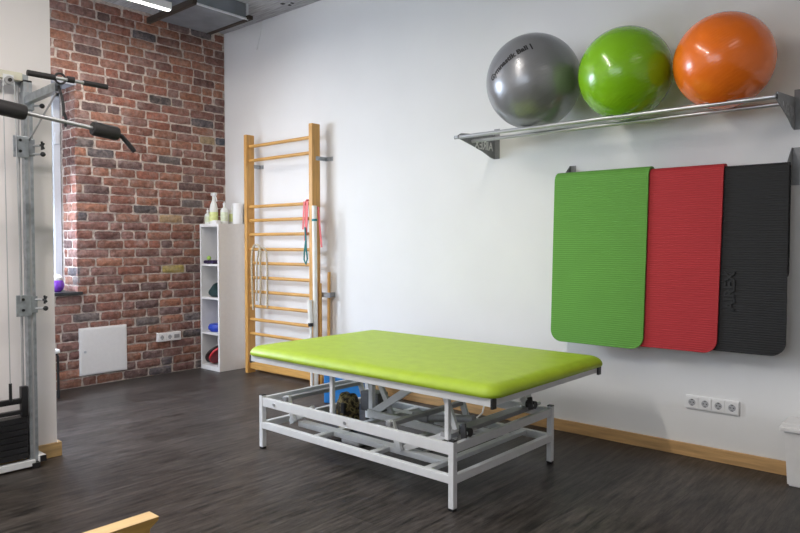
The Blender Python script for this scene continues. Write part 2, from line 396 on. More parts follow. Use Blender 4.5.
# ------------------------------------------------------------------ ventilation duct and lamps
DZ = 3.32
d = thing('ventilation_duct', 'grey sheet-metal ventilation duct box under the ceiling against the brick wall', 'duct', (.6, -.65, DZ))
obj('duct_body', B().box((.30, -.895, DZ), (.93, -.395, H - .001)), 'duct', d)
obj('trim_highlight', B().box((.925, -.90, DZ - .006), (.938, -.385, DZ + .010)).box((.925, -.385, DZ - .006), (.938, -.37, H - .001)), 'duct_edge', d)  # pale lower strip paints the edge highlight; the upright strip is trim
obj('support_batten', B().box((.15, -.935, DZ - .004), (.93, -.897, DZ + .045)), 'woodbrown', d)
obj('support_batten', B().box((.30, -.39, DZ - .004), (.97, -.345, DZ + .03)), 'woodbrown', d)
for i, (x, y, z) in enumerate(LAMPS):
    if i: continue
    l = thing('ceiling_lamp', 'long white strip lamp hanging left of the duct', 'lamp', (x, y, z))
    hs = obj('housing', B().box((x - .027, y - .8, z), (x + .027, y + .8, z + .06), .004), 'whitepl', l)
    obj('diffuser', B().box((x - .021, y - .79, z - .006), (x + .021, y + .79, z)), 'lampwhite', l)
    for s in (-.6, .6): obj('suspension_wire', B().tube([(x, y + s, z + .06), (x, y + s, H)], .002, 6), 'chrome', l)
for i, (x, y, z) in enumerate(LAMPS):
    if not i: continue
    l = thing('ceiling_lamp', 'long white strip lamp under the ceiling of the room, out of the picture', 'lamp', (x, y, z), 0, 'strip lamps out of view')
    obj('housing', B().box((x - .027, y - .8, z), (x + .027, y + .8, z + .06), .004), 'whitepl', l)
    obj('diffuser', B().box((x - .021, y - .79, z - .006), (x + .021, y + .79, z)), 'lampwhite', l)

# ------------------------------------------------------------------ brick wall fittings
p = thing('access_panel', 'square white metal access panel low on the brick wall', 'panel', (.02, -1.305, .097))
obj('panel_frame', B().box((-.01, -1.522, .097), (.014, -1.087, .522), .003), 'whitelam', p)
dr = obj('door', B().box((.0145, -1.512, .107), (.022, -1.097, .512), .003), 'whitelam', p)
obj('lock', B().tube([(.022, -1.478, .31), (.027, -1.478, .31)], .011, 16), 'chrome', dr)

def round_socket(p, c, u, n, dark='socket_dark'):
    # c centre of plate face; u along the plate; n outwards
    c = V(c); u = V(u); n = V(n); z = V((0, 0, 1))
    b = B().box((-.034, -.034, 0), (.034, .034, .004), .002)
    mx = Matrix((u, z, n)).transposed().to_4x4(); mx.translation = c; b.bm.transform(mx)
    f = obj('socket_insert', b, 'whitepl', p)
    b = B().tube([(0, 0, 0), (0, 0, .0012)], .020, 24); b.bm.transform(Matrix.Translation(c + n * .004) @ mx.to_3x3().to_4x4())
    obj('socket_well', b, 'socket_rec', f)
    b = B()
    for sx in (-.0095, .0095): b.tube([(sx, 0, 0), (sx, 0, .001)], .0033, 10)
    b.box((-.006, .015, 0), (.006, .0195, .001)).box((-.006, -.0195, 0), (.006, -.015, .001))
    b.bm.transform(Matrix.Translation(c + n * .0053) @ mx.to_3x3().to_4x4())
    obj('contact_hole', b, 'black', f)
M['socket_rec'] = mat('recess_shade', (.42, .42, .43), .5, noise=.02)  # grey paints the shade of the recess, the well itself is flat
s = thing('power_socket', 'white horizontal socket strip on the brick wall beside the white shelf unit', 'socket', (.02, -.66, .32))
obj('cover_plate', B().box((-.01, -.785, .322), (.03, -.535, .405), .004), 'whitepl', s)
for y in (-.742, -.66): round_socket(s, (.030, y, .363), (0, 1, 0), (1, 0, 0))
obj('switch_insert', B().box((.03, -.61, .345), (.034, -.555, .382), .001), 'socket_dark', s)
s = thing('power_socket', 'white four-gang power socket on the white wall under the hanging mats', 'socket', (4.87, -.005, .289))
obj('cover_plate', B().box((4.722, -.012, .289), (5.018, 0, .370), .003), 'whitepl', s)
for k in range(4): round_socket(s, (4.76 + k * .0735, -.012, .3295), (1, 0, 0), (0, -1, 0))

for o_ in COL.objects:
    if o_.name in ('access_panel', 'power_socket'): o_.location.x += BX; o_.location.y -= .022
struct('ceiling_marks', B().box((1.165, -.185, 3.455), (1.20, -.155, 3.462)).box((1.19, -.12, 3.455), (1.215, -.095, 3.462)).box((1.25, -.14, 3.455), (1.27, -.11, 3.462)), 'black')  # three small dark marks on the ceiling
# little cable on the wall by the duct
ob = obj('wall_cable', B().tube([(.655, -.005, 3.45), (.63, -.005, 3.33), (.572, -.005, 3.19)], .006, 8), 'wall'); tag(ob, 'short white painted cable running down the wall top beside the duct', 'cable')

# pot on the sill
t = thing('glazed_pot', 'small purple glazed pot with white top on the window sill', 'pot', (-.10, -1.675, Z0))
obj('body', B().lathe([(.035, 0), (.055, .02), (.065, .055), (.058, .09), (.045, .11)], (-.10, -1.675, Z0)), 'purple', t)
obj('lid', B().lathe([(.05, .10), (.052, .125), (.03, .15), (.005, .155)], (-.10, -1.675, Z0)), 'whitepl', t)

# chair mostly hidden behind the left wall
cx, cy = .205, -1.955
t = thing('stool', 'low stool with white seat and black legs, mostly hidden behind the left wall end', 'stool', (cx, cy, 0))
obj('seat', B().box((cx - .13, cy - .13, .37), (cx + .13, cy + .13, .405), .015), 'whitepl', t)
obj('seat_frame', B().box((cx - .115, cy - .115, .352), (cx + .115, cy + .115, .37), .003), 'black', t)
for sx in (-.11, .11):
    for sy in (-.115, .115):
        obj('leg', B().tube([(cx + sx, cy + sy, 0), (cx + sx, cy + sy, .355)], .010), 'black', t)

# ------------------------------------------------------------------ shelf unit and its contents
sx0, sx1, sy0, sy1, SH = .036, .365, -.325, -.006, 1.472
t = thing('shelf_unit', 'tall narrow white shelf unit with four open compartments beside the wall bars', 'shelf', ((sx0 + sx1) / 2, (sy0 + sy1) / 2, 0))
obj('side_panel', B().box((sx0, sy0, 0), (sx0 + .022, sy1, SH), .002), 'whitelam', t)
obj('side_panel', B().box((sx1 - .022, sy0, 0), (sx1, sy1, SH), .002), 'whitelam', t)
obj('top_panel', B().box((sx0 + .022, sy0, SH - .03), (sx1 - .022, sy1, SH), .002), 'whitelam', t)
obj('bottom_panel', B().box((sx0 + .022, sy0, 0), (sx1 - .022, sy1, .045), .002), 'whitelam', t)
obj('back_panel', B().box((sx0 + .022, sy1 - .01, .045), (sx1 - .022, sy1, SH - .03)), 'lam_in', t)
SHZ = [1.07, .735, .38]
for z in SHZ: obj('shelf_board', B().box((sx0 + .022, sy0 + .002, z - .02), (sx1 - .022, sy1 - .01, z), .001), 'whitelam', t)

def bottle(x, y, z, r, h, m, label, neck='pump'):
    t = thing('bottle', label, 'bottle', (x, y, z))
    obj('body', B().lathe([(r * .9, 0), (r, .006), (r, h * .72), (r * .8, h * .82), (r * .35, h * .88), (r * .33, h)], (x, y, z), 24), 'bottle', t)
    obj('label', B().lathe([(r * 1.015, h * .15), (r * 1.015, h * .62)], (x, y, z), 24), m, t)
    if neck == 'pump':
        obj('cap', B().lathe([(r * .4, h), (r * .4, h + .02), (r * .12, h + .022), (r * .12, h + .04)], (x, y, z), 16), 'whitepl', t)
    return t
T = SH
bottle(.085, -.26, T, .030, .125, 'label_g', 'small white squeeze bottle at the left front of the shelf unit top')
t = thing('spray_bottle', 'white spray bottle with yellow-green label and trigger head on the shelf unit', 'bottle', (.16, -.24, T))
x, y = .16, -.24
obj('body', B().lathe([(.038, 0), (.042, .01), (.042, .15), (.030, .205), (.015, .24), (.014, .275)], (x, y, T), 24), 'bottle', t)
obj('label', B().lathe([(.0428, .03), (.0428, .12)], (x, y, T), 24), 'label_y', t)
h_ = obj('spray_head', B().box((x - .035, y - .012, T + .285), (x + .045, y + .012, T + .315), .005).tube([(x, y, T + .27), (x, y, T + .29)], .015), 'whitepl', t)
obj('trigger', B().tube([(x + .025, y, T + .29), (x + .045, y, T + .262), (x + .055, y, T + .225)], .006), 'whitepl', h_)
bottle(.25, -.175, T, .038, .19, 'label_g', 'white bottle with pale green label behind the small white box on the shelf unit')
bottle(.235, -.075, T, .028, .17, 'label_y', 'slim pale bottle just left of the paper roll on the shelf unit')
b = B().box((.22, -.30, T), (.285, -.24, T + .035), .004); o = obj('storage_box', b, 'whitepl'); tag(o, 'small low white box at the front right of the shelf unit top', 'box')
x, y = .27, -.075
o = obj('paper_roll', B().lathe([(.02, 0), (.048, .001), (.05, .004), (.05, .206), (.048, .21), (.02, .21)], (.318, -.062, T), 32), 'paper')
tag(o, 'upright white paper roll on the shelf unit nearest the wall bars', 'paper roll')

def blob(c, r, sc, seed=1, amp=.06, fr=6):
    rn = random.Random(seed); b = B().ball((0, 0, 0), 1, 32)
    ph = [rn.uniform(0, 6) for _ in range(6)]
    for v in b.bm.verts:
        n = v.co.normalized(); k = 1 + amp * (math.sin(n.x * fr + ph[0]) * math.sin(n.y * fr + ph[1]) + math.sin(n.z * fr * 1.3 + ph[2]) * .6)
        v.co = V((n.x * sc[0], n.y * sc[1], n.z * sc[2])) * r * k + V(c)
    return b
ix0, ix1 = sx0 + .024, sx1 - .024
b = B()
for k in range(4):
    b.tube([(ix0 + .05 + k * .045, -.32, SHZ[0] + .018), (ix0 + .05 + k * .045, -.1, SHZ[0] + .018)], .017, 12)
o = obj('rolled_bands', b, 'aubergine'); tag(o, 'dark purple rolled exercise bands on the upper shelf board', 'exercise band')
o = obj('massage_ball', B().ball((ix0 + .10, -.30, SHZ[0] + .036 + .022), .022, 24), 'lime'); tag(o, 'small lime green ball lying on the dark rolled bands', 'ball')
b = blob((0, 0, 0), 1, (.110, .11, .06), 3, .1, 4)
for v in b.bm.verts:
    v.co.z = max(v.co.z, -.035) + .035; v.co.z *= .75 + .75 * math.exp(-((v.co.x + .045) / .04) ** 2)
    v.co += V(((ix0 + ix1) / 2 - .008, -.195, SHZ[1]))
o = obj('cloth_pouch', b, 'darkgreen'); tag(o, 'crumpled dark green cloth pouch on the middle shelf board', 'pouch')
b = B().lathe([(.02, 0), (.09, .004), (.112, .028), (.114, .05), (.10, .075), (.03, .085)], ((ix0 + ix1) / 2 - .014, -.20, SHZ[2]), 36)
o = obj('balance_cushion', b, 'blue'); tag(o, 'round blue balance cushion on the lowest shelf board', 'cushion')
def disc(name, m, rim, x, tilt, label, r=.135):
    t = thing(name, label, 'cushion', (x, -.22, .047))
    c = V((0, 0, 0)); b = B().lathe([(.02, -.026), (.08, -.024), (r * .95, -.010), (r * .95, .010), (.08, .024), (.02, .026)], c, 36)
    k = B().lathe([(r * .94, -.012), (r * 1.0, -.007), (r * 1.0, .007), (r * .94, .012)], c, 36)
    for q, n_, mm in ((b, 'cushion_body', m), (k, 'rim', rim)):
        q.bm.transform(Matrix.Translation((x, -.225, .047 + r * 1.0 * math.sin(abs(tilt)) + .010)) @ Matrix.Rotation(tilt, 4, 'Y'))
        obj(n_, q, mm, t)
disc('balance_cushion', 'maroon', 'maroon', .160, math.radians(-52), 'brown-black round balance cushion leaning at the left in the bottom compartment', .118)
disc('balance_cushion', 'red', 'redrim', .225, math.radians(-52), 'dark red round balance cushion with bright red rim in the bottom compartment', .118)

# ------------------------------------------------------------------ wall bars
PX = [(.575, .615), (1.525, 1.57)]
PY0, PY1 = -.17, -.075
t = thing('wall_bars', 'beech wood wall bars with horizontal rungs fixed to the white wall', 'wall bars', (1.045, -.12, 0))
for (a, b_), zt in zip(PX, (2.335, 2.335)):
    obj('upright_post', B().box((a, PY0, 0), (b_, PY1, zt), .004), 'wood', t)
RZ = [2.22, 2.083, 1.633, 1.499, 1.362, 1.218, 1.083, .942, .804, .662, .530, .389]
for z in RZ:
    b = B().tube([(PX[0][1] - .005, -.125, z), (PX[1][0] + .005, -.125, z)], .0165, 14)
    for v in b.bm.verts: v.co.z = z + (v.co.z - z) * .95
    obj('rung', b, 'rung', t)
obj('bottom_board', B().box((PX[0][1] - .003, -.14, .045), (PX[1][0] + .003, -.11, .115), .003), 'rung', t)
obj('pole_clamp', B().box((PX[1][1] + .001, -.082, .795), (PX[1][1] + .135, -.076, .838), .002).box((PX[1][1] + .105, -.076, .795), (PX[1][1] + .111, -.0005, .838)), 'grey_metal', t)
for z in (2.03,):
    obj('wall_bracket', B().box((PX[1][1], -.125, z - .018), (PX[1][1] + .004, -.002, z + .018)).box((PX[1][1], -.005, z - .018), (PX[1][1] + .09, -.0005, z + .018)), 'galv', t)
    obj('wall_bracket', B().box((PX[0][1], -.08, z - .018), (PX[0][1] + .004, -.002, z + .018)).box((PX[0][1], -.005, z - .018), (PX[0][1] + .05, -.0005, z + .018)), 'galv', t)

o = obj('wooden_pole', B().tube([(1.655, -.062, 0), (1.655, -.05, 1.02)], .014, 14), 'wood'); tag(o, 'plain wooden gymnastics pole standing against the wall right of the wall bars', 'pole')
o = obj('wooden_pole', B().tube([(1.61, -.105, 0), (1.597, -.10, .92)], .011, 14), 'wood'); tag(o, 'thin wooden pole standing tight beside the right post of the wall bars', 'pole')
t = thing('white_pole', 'long white plastic pole leaning at the right post of the wall bars', 'pole', (1.65, -.2, 0))
obj('tube', B().tube([(1.65, -.205, 0), (1.622, -.193, 1.605)], .021, 18), 'upright', t)
obj('strap', B().tube([(1.6245, -.193, 1.47), (1.624, -.193, 1.49)], .024, 16), 'teal', t)
t = thing('white_pole', 'shorter white tube with black tip in front of the long white pole', 'pole', (1.57, -.225, 0))
obj('tube', B().tube([(1.625, -.243, .58), (1.613, -.243, .78)], .022, 16), 'upright', t)
obj('stick', B().tube([(1.637, -.243, 0), (1.626, -.243, .55)], .012, 12), 'upright', t)
obj('end_cap', B().tube([(1.626, -.243, .55), (1.625, -.243, .58)], .023, 16), 'black', t)
# beige rope: a long loop over a rung
t_ = B(); xl, zr = .66, 1.218
def arc(x0, x1, z, y, r=.03, n=10, top=.045):
    return [((x0 + x1) / 2 - (x1 - x0) / 2 * math.cos(PI * i / n), y, z + top * math.sin(PI * i / n)) for i in range(n + 1)]
pts = [(.665, -.165, .63), (.655, -.168, .9), (.650, -.168, 1.13)] + arc(.65, .78, 1.19, -.160, top=.075) + [(.785, -.168, 1.1), (.79, -.168, .9), (.775, -.166, .68)]
t_.tube(pts, .010, 10)
pts = [(.725, -.168, .72), (.73, -.168, 1.1)] + arc(.73, .86, 1.17, -.150, top=.065) + [(.87, -.150, 1.0), (.865, -.150, .66)]
t_.tube(pts, .009, 10)
for v in t_.bm.verts: v.co.x += .035
o = obj('jump_rope', t_, 'beige')
tag(o, 'beige rope hanging in loops over the left of the wall bars', 'rope')
t = thing('resistance_band', 'coral resistance band with teal loop hanging on the right end of a rung', 'exercise band', (1.44, -.16, 1.1))
b = B()
for k, (dx, w_) in enumerate(((0, 0), (.022, .01), (-.018, -.004))):
    b.beam((1.445 + dx, -.160 - k * .004, 1.65), (1.425 + dx, -.160 - k * .004, 1.30 + .05 * k), .022, .003, up=(0, 1, 0))
b.tube([(1.43, -.165, 1.62), (1.44, -.15, 1.662), (1.455, -.12, 1.66), (1.46, -.10, 1.63)], .010, 8)
for v in b.bm.verts: v.co.x += .035
obj('band', b, 'pink', t)
obj('cord_loop', B().tube([(1.48, -.177, 1.42), (1.49, -.177, 1.3), (1.47, -.177, 1.2), (1.465, -.177, 1.13), (1.49, -.177, 1.09), (1.51, -.177, 1.14), (1.495, -.177, 1.22), (1.49, -.177, 1.36)], .007, 8), 'teal', t)
b = B().beam((1.59, -.12, 1.60), (1.625, -.11, 1.24), .022, .003, up=(0, 1, 0))
o = obj('resistance_band', b, 'pink'); tag(o, 'thin pink band hanging down the outer side of the right wall-bar post', 'exercise band')

# ------------------------------------------------------------------ blue box behind the table
t = thing('storage_box', 'bright blue plastic box on the floor by the wall behind the treatment table', 'box', (2.17, -.31, 0), math.radians(39), local=True)
obj('box_body', B().box((-.19, -.13, 0), (.12, .10, .24), .012), 'bluebox', t)
obj('lid', B().box((-.197, -.137, .24), (.127, .107, .262), .006), 'bluebox', t)

# ------------------------------------------------------------------ treatment table (local frame: x to the right, y away)
t = thing('treatment_table', 'wide height-adjustable treatment table with lime green cushion and light grey steel frame', 'treatment table', (4.165, -1.60, 0), math.radians(-.7), local=True)
LL, DD, LH = -1.475, .935, .333
q = .0155
for x, y in ((0, 0), (LL, 0), (0, DD), (LL, DD)):
    lg = obj('leg', B().box((x - q, y - q, .012), (x + q, y + q, LH), .003), 'powder', t)
    obj('rubber_foot', B().box((x - q + .001, y - q + .001, 0), (x + q - .001, y + q - .001, .012), .002), 'black', lg)
    obj('end_cap', B().box((x - q, y - q, LH), (x + q, y + q, LH + .006), .002), 'black', lg)
for y in (0, DD):
    obj('upper_rail', B().box((LL + q, y - .013, .268), (-q, y + .013, .322), .003), 'powder', t)
    obj('lower_rail', B().box((LL + q, y - .015, .130), (-q, y + .015, .170), .003), 'powder', t)
for x in (LL, 0):
    obj('end_rail', B().box((x - .013, q, .278), (x + .013, DD - q, .322), .003), 'powder', t)
    obj('end_rail', B().box((x - .015, q, .130), (x + .015, DD - q, .170), .003), 'powder', t)
# inner floor frame
for y in (.17, DD - .17):
    obj('inner_rail', B().box((LL + .17, y - .03, .14), (-.17, y + .03, .17), .003), 'powder', t)
for x in (-1.0, -.55, -.17):
    obj('cross_rail', B().box((x - .02, .016, .145), (x + .02, DD - .016, .168), .003), 'powder', t)
# bolts on the front rail
for x in (LL + .13, LL + .75): obj('bolt', B().tube([(x, -.013, .295), (x, -.02, .295)], .009, 12), 'chrome', t)
# shafts and lift arms
for x in (-1.39, -.51):
    obj('cross_shaft', B().box((x - .018, .10, .29), (x + .018, DD - .16, .315), .003), 'powder_dark', t)
    for y in (.13, DD - .17):
        obj('lift_arm', B().beam((x - .0, y, .315), (x + .06, y, .165), .036, .018, up=(0, 1, 0)).tube([(x - .012, y - .012, .30), (x - .012, y + .012, .30)], .02, 16), 'powder', t)
for y in (.10,):
    obj('lift_arm', B().beam((-1.40, y + .06, .150), (-1.18, y + .06, .27), .02, .035, bev=.002), 'powder', t)
    obj('lift_arm', B().beam((-.50, y + .06, .150), (-.16, y + .06, .30), .02, .035, bev=.002), 'powder', t)
obj('lift_column', B().box((-1.032, .485, .17), (-.998, .515, .535), .003), 'powder', t)
obj('lift_arm', B().beam((-1.0, .46, .20), (-.50, .46, .52), .02, .045, bev=.002), 'powder', t)
obj('lift_arm', B().beam((-1.0, .54, .42), (-.86, .54, .17), .02, .035, bev=.002), 'powder', t)
obj('lift_arm', B().beam((-.98, .43, .225), (-.30, .43, .215), .02, .045, bev=.002), 'powder', t)
obj('actuator', B().tube([(-.70, .60, .21), (-.30, .60, .27)], .022, 18).box((-.74, .565, .175), (-.62, .635, .245), .008), 'powder_dark', t)
M['motor'] = mat('dark_grey_motor', (.12, .12, .125), .5, noise=.1)
obj('motor', B().box((-1.22, .60, .172), (-1.06, .70, .30), .008), 'motor', t)
obj('end_plate', B().box((-.17, .12, .30), (-.10, DD - .04, .325), .003), 'powder_dark', t)
for y in (.20, DD - .06): obj('lift_arm', B().beam((-.22, y, .535), (-.13, y, .325), .03, .02, up=(0, 1, 0), bev=.002), 'powder', t)
# upper frame
FX0, FX1, FY1, FZ0, FZ1 = -1.575, .225, 1.075, .535, .565
for y in (0, FY1):
    obj('top_frame_rail', B().box((FX0, y - .014, FZ0), (FX1, y + .014, FZ1 + .008), .002), 'powder', t)
for x in (FX0 + .014, FX1 - .014):
    r_ = obj('top_frame_rail', B().box((x - .014, .014, FZ0 + .002), (x + .014, FY1 - .014, FZ1 + .008), .002), 'powder', t)
for x in (FX0 - .004, FX1 + .004):
    for y in (.0, FY1):
        obj('corner_cap', B().box((x - .006, y - .017, FZ0 - .01), (x + .006, y + .017, FZ1 + .007), .002), 'black', t)
for x in (-.55, -1.05): obj('top_cross_rail', B().box((x - .015, .014, FZ0 + .002), (x + .015, FY1 - .014, FZ1), .002), 'powder_dark', t)
for x, y, zb in ((-.055, .035, .325), (-.885, .045, .28), (-.10, DD - .07, .325), (-.885, DD - .045, .28)):
    obj('strut', B().box((x - .0125, y - .0125, zb), (x + .0105, y + .0105, FZ0), .002), 'powder', t)
# castor pedals by the right end
for x, y in ((.0, .06), (-.05, DD - .17)):
    obj('castor_pedal', B().beam((x + .015, y + .01, .335), (x - .005, y + .03, .40), .03, .012, up=(0, 1, 0), bev=.003).tube([(x - .045, y + .07, .35), (x + .01, y + .07, .35)], .022, 14), 'black', t)
    obj('castor_rod', B().tube([(x, y + .03, .350), (x, y + .13, .350)], .010, 12), 'chrome', t)
# upholstery
cb = B()
def ring(ins, z):
    x0, x1, y0, y1 = FX0 - .022 + ins, FX1 + .035 - ins, -.040 + ins, FY1 + .04 - ins; rc = max(.02, .075 - ins * .8); P = []
    for (cx_, cy_, a0) in ((x1 - rc, y1 - rc, 0), (x0 + rc, y1 - rc, 90), (x0 + rc, y0 + rc, 180), (x1 - rc, y0 + rc, 270)):
        for k in range(9): a = math.radians(a0 + k * 90 / 8); P.append((cx_ + rc * math.cos(a), cy_ + rc * math.sin(a), z))
    return [cb.bm.verts.new(p) for p in P]
zb, hh = FZ1 + .008, .068
prof = [(.022, zb), (.006, zb + .004), (.0, zb + .014)] + [(.075 * (1 - math.cos(a)), zb + .014 + (hh - .020) * math.sin(a)) for a in [k * PI / 2 / 9 for k in range(1, 10)]] + [(.14, zb + hh - .001), (.25, zb + hh + .001)]
RR_ = [ring(*p) for p in prof]
for A_, C_ in zip(RR_, RR_[1:]):
    for k in range(36):
        j = (k + 1) % 36; f = cb.bm.faces.new((A_[k], A_[j], C_[j], C_[k])); f.smooth = True
cb.bm.faces.new(RR_[-1]); cb.bm.faces.new(RR_[0][::-1])
bmesh.ops.recalc_face_normals(cb.bm, faces=cb.bm.faces[:])
obj('cushion', cb, 'cushion', t)

# things under the table
b = B().ball((0, 0, 0), 1, 40)
for v in b.bm.verts:
    n_ = v.co.normalized(); v.co = V([math.copysign(abs(c_) ** .62, c_) for c_ in n_]); w_ = 1 + .03 * math.sin(n_.x * 7 + n_.z * 5)
    v.co = V((v.co.x * .078 * (1 - .12 * v.co.z), v.co.y * .06, v.co.z * .128 + .128)) * w_ + V((2.797, -.945, 0))
for v in b.bm.verts: v.co.z = max(v.co.z, 0)
t = thing('camouflage_bag', 'olive camouflage patterned bag standing under the treatment table', 'bag', (2.797, -.945, 0))
obj('bag_body', b, 'camo', t)
obj('buckle', B().box((2.80, -1.02, .13), (2.835, -.995, .20), .005), 'black', t)
t = thing('foot_switch', 'dark foot switch with looped black cable on the floor under the table', 'foot switch', (2.95, -1.15, 0))
obj('pedal', B().box((2.97, -1.18, 0), (3.13, -1.04, .035), .012), 'powder_dark', t)
pts = [(2.86 + .11 * math.cos(a), -1.13 + .08 * math.sin(a), .009) for a in [k * 2 * PI / 24 for k in range(25)]]
obj('cable', B().tube(pts + [(2.99, -1.09, .012), (3.02, -1.09, .03)], .008, 8), 'cable', t)
o = obj('power_cable', B().tube([(3.30, -.03, .10), (3.30, -.06, .03), (3.32, -.2, .008), (3.4, -.5, .007), (3.55, -.75, .007), (3.5, -1.0, .007)], .006, 8), 'whitepl')
tag(o, 'white power cable running down the skirting behind the treatment table', 'cable')

# ------------------------------------------------------------------ ball rack and balls
RF, RR, RZf = -.437, -.290, 1.993
t = thing('ball_rack', 'wall-mounted steel rack of two rails carrying the three exercise balls', 'rack', (4.3, -.2, 1.9))
for x in (3.355, 5.262):
    poly = [(x, -.002, 2.06), (x, -.42, 2.02), (x, -.455, 2.003), (x, -.455, 1.985), (x, -.30, 1.955), (x, -.15, 1.922), (x, -.06, 1.892), (x, -.002, 1.885)]
    pl = obj('bracket', B().prism(poly, (.005, 0, 0)), 'grey_metal', t)
    obj('wall_plate', B().box((x, -.004, 1.885), (x + .045, -.0005, 2.10)), 'grey_metal', pl)
    tx = text_mesh('AIREX', .085, .0008, .001)
    tx.bm.transform(Matrix.Translation((x + .0062, -.145, 1.965)) @ Matrix.Rotation(PI / 2, 4, 'Z') @ Matrix.Rotation(PI / 2, 4, 'X') @ Matrix.Diagonal((-1, 1, 1, 1)))
    obj('lettering', tx, 'whitepl' if x < 4 else 'powder_dark', pl)
obj('front_rail', B().tube([(3.325, RF, RZf), (5.268, RF, RZf)], .0125, 18), 'chrome', t)
obj('rear_rail', B().tube([(3.345, RR, RZf - .012), (5.268, RR, RZf - .012)], .0115, 18), 'chrome', t)
for x in (3.324, 5.269): obj('end_plug', B().tube([(x - .002, RF, RZf), (x + .002, RF, RZf)], .0125, 16), 'black', t)
for x in (3.344,): obj('end_plug', B().tube([(x - .002, RR, RZf - .012), (x + .002, RR, RZf - .012)], .0125, 16), 'black', t)

M['ball_s'] = ball_mat('silver_ball_vinyl', (.27, .275, .29), .30, .4, .3)
M['ball_g'] = ball_mat('green_ball_vinyl', (.22, .50, .008), .22, 0, .4)
M['ball_o'] = ball_mat('orange_ball_vinyl', (.92, .185, .012), .22, 0, .4)
BY = -.36
def ball(x, r, m, label, sink=0):
    # rests on the two rails
    half = abs(RF - RR) / 2; yc = (RF + RR) / 2; z = RZf + math.sqrt((r + .014) ** 2 - half ** 2) - sink
    b = B().ball((x, yc, z), r, 128)
    for v in b.bm.verts:      # the soft ball dents where it lies on the rails
        for (ry, rz, rr) in ((RF, RZf, .0128), (RR, RZf - .012, .0118)):
            dy, dz = v.co.y - ry, v.co.z - rz; k = math.hypot(dy, dz)
            if abs(dy) < rr and v.co.z < rz + rr:
                v.co.z = max(v.co.z, rz + math.sqrt(max(0, rr * rr - dy * dy)))
    o = obj('exercise_ball', b, m); tag(o, label, 'ball', 'exercise balls on the wall rack')
    return o, V((x, yc, z)), r
o1, c1, r1 = ball(3.879, .2955, 'ball_s', 'large silver grey exercise ball with black lettering on the rack')
ball(4.472, .262, 'ball_g', 'shiny lime green exercise ball in the middle of the rack', .012)
ball(5.000, .2465, 'ball_o', 'shiny orange exercise ball at the right end of the rack', .018)
# lettering wrapped on the silver ball
tx = text_mesh('Gymnastik Ball |', .050, .0004, .0022)
bmesh.ops.subdivide_edges(tx.bm, edges=tx.bm.edges[:], cuts=1)
cdir = (V((6.038, -4.145, 1.27)) - c1).normalized()
rt = V((0, 0, 1)).cross(cdir).normalized(); up = cdir.cross(rt).normalized()
# text centre direction: up-left of the ball as seen from the room
dirc = (cdir * .72 + rt * -.52 + up * .46).normalized()
tu = (rt * .83 + up * .45); tu = (tu - dirc * tu.dot(dirc)).normalized(); tv = dirc.cross(tu)
for v in tx.bm.verts:
    a, b_ = v.co.x / r1 * 1.0, v.co.y / r1
    n = (dirc * math.cos(a) + tu * math.sin(a)); n = (n * math.cos(b_) + tv * math.sin(b_)).normalized()
    v.co = n * (r1 + .0012 + v.co.z) + V((0, 0, r1))
L_ = obj('lettering', tx, 'black'); L_.parent = o1

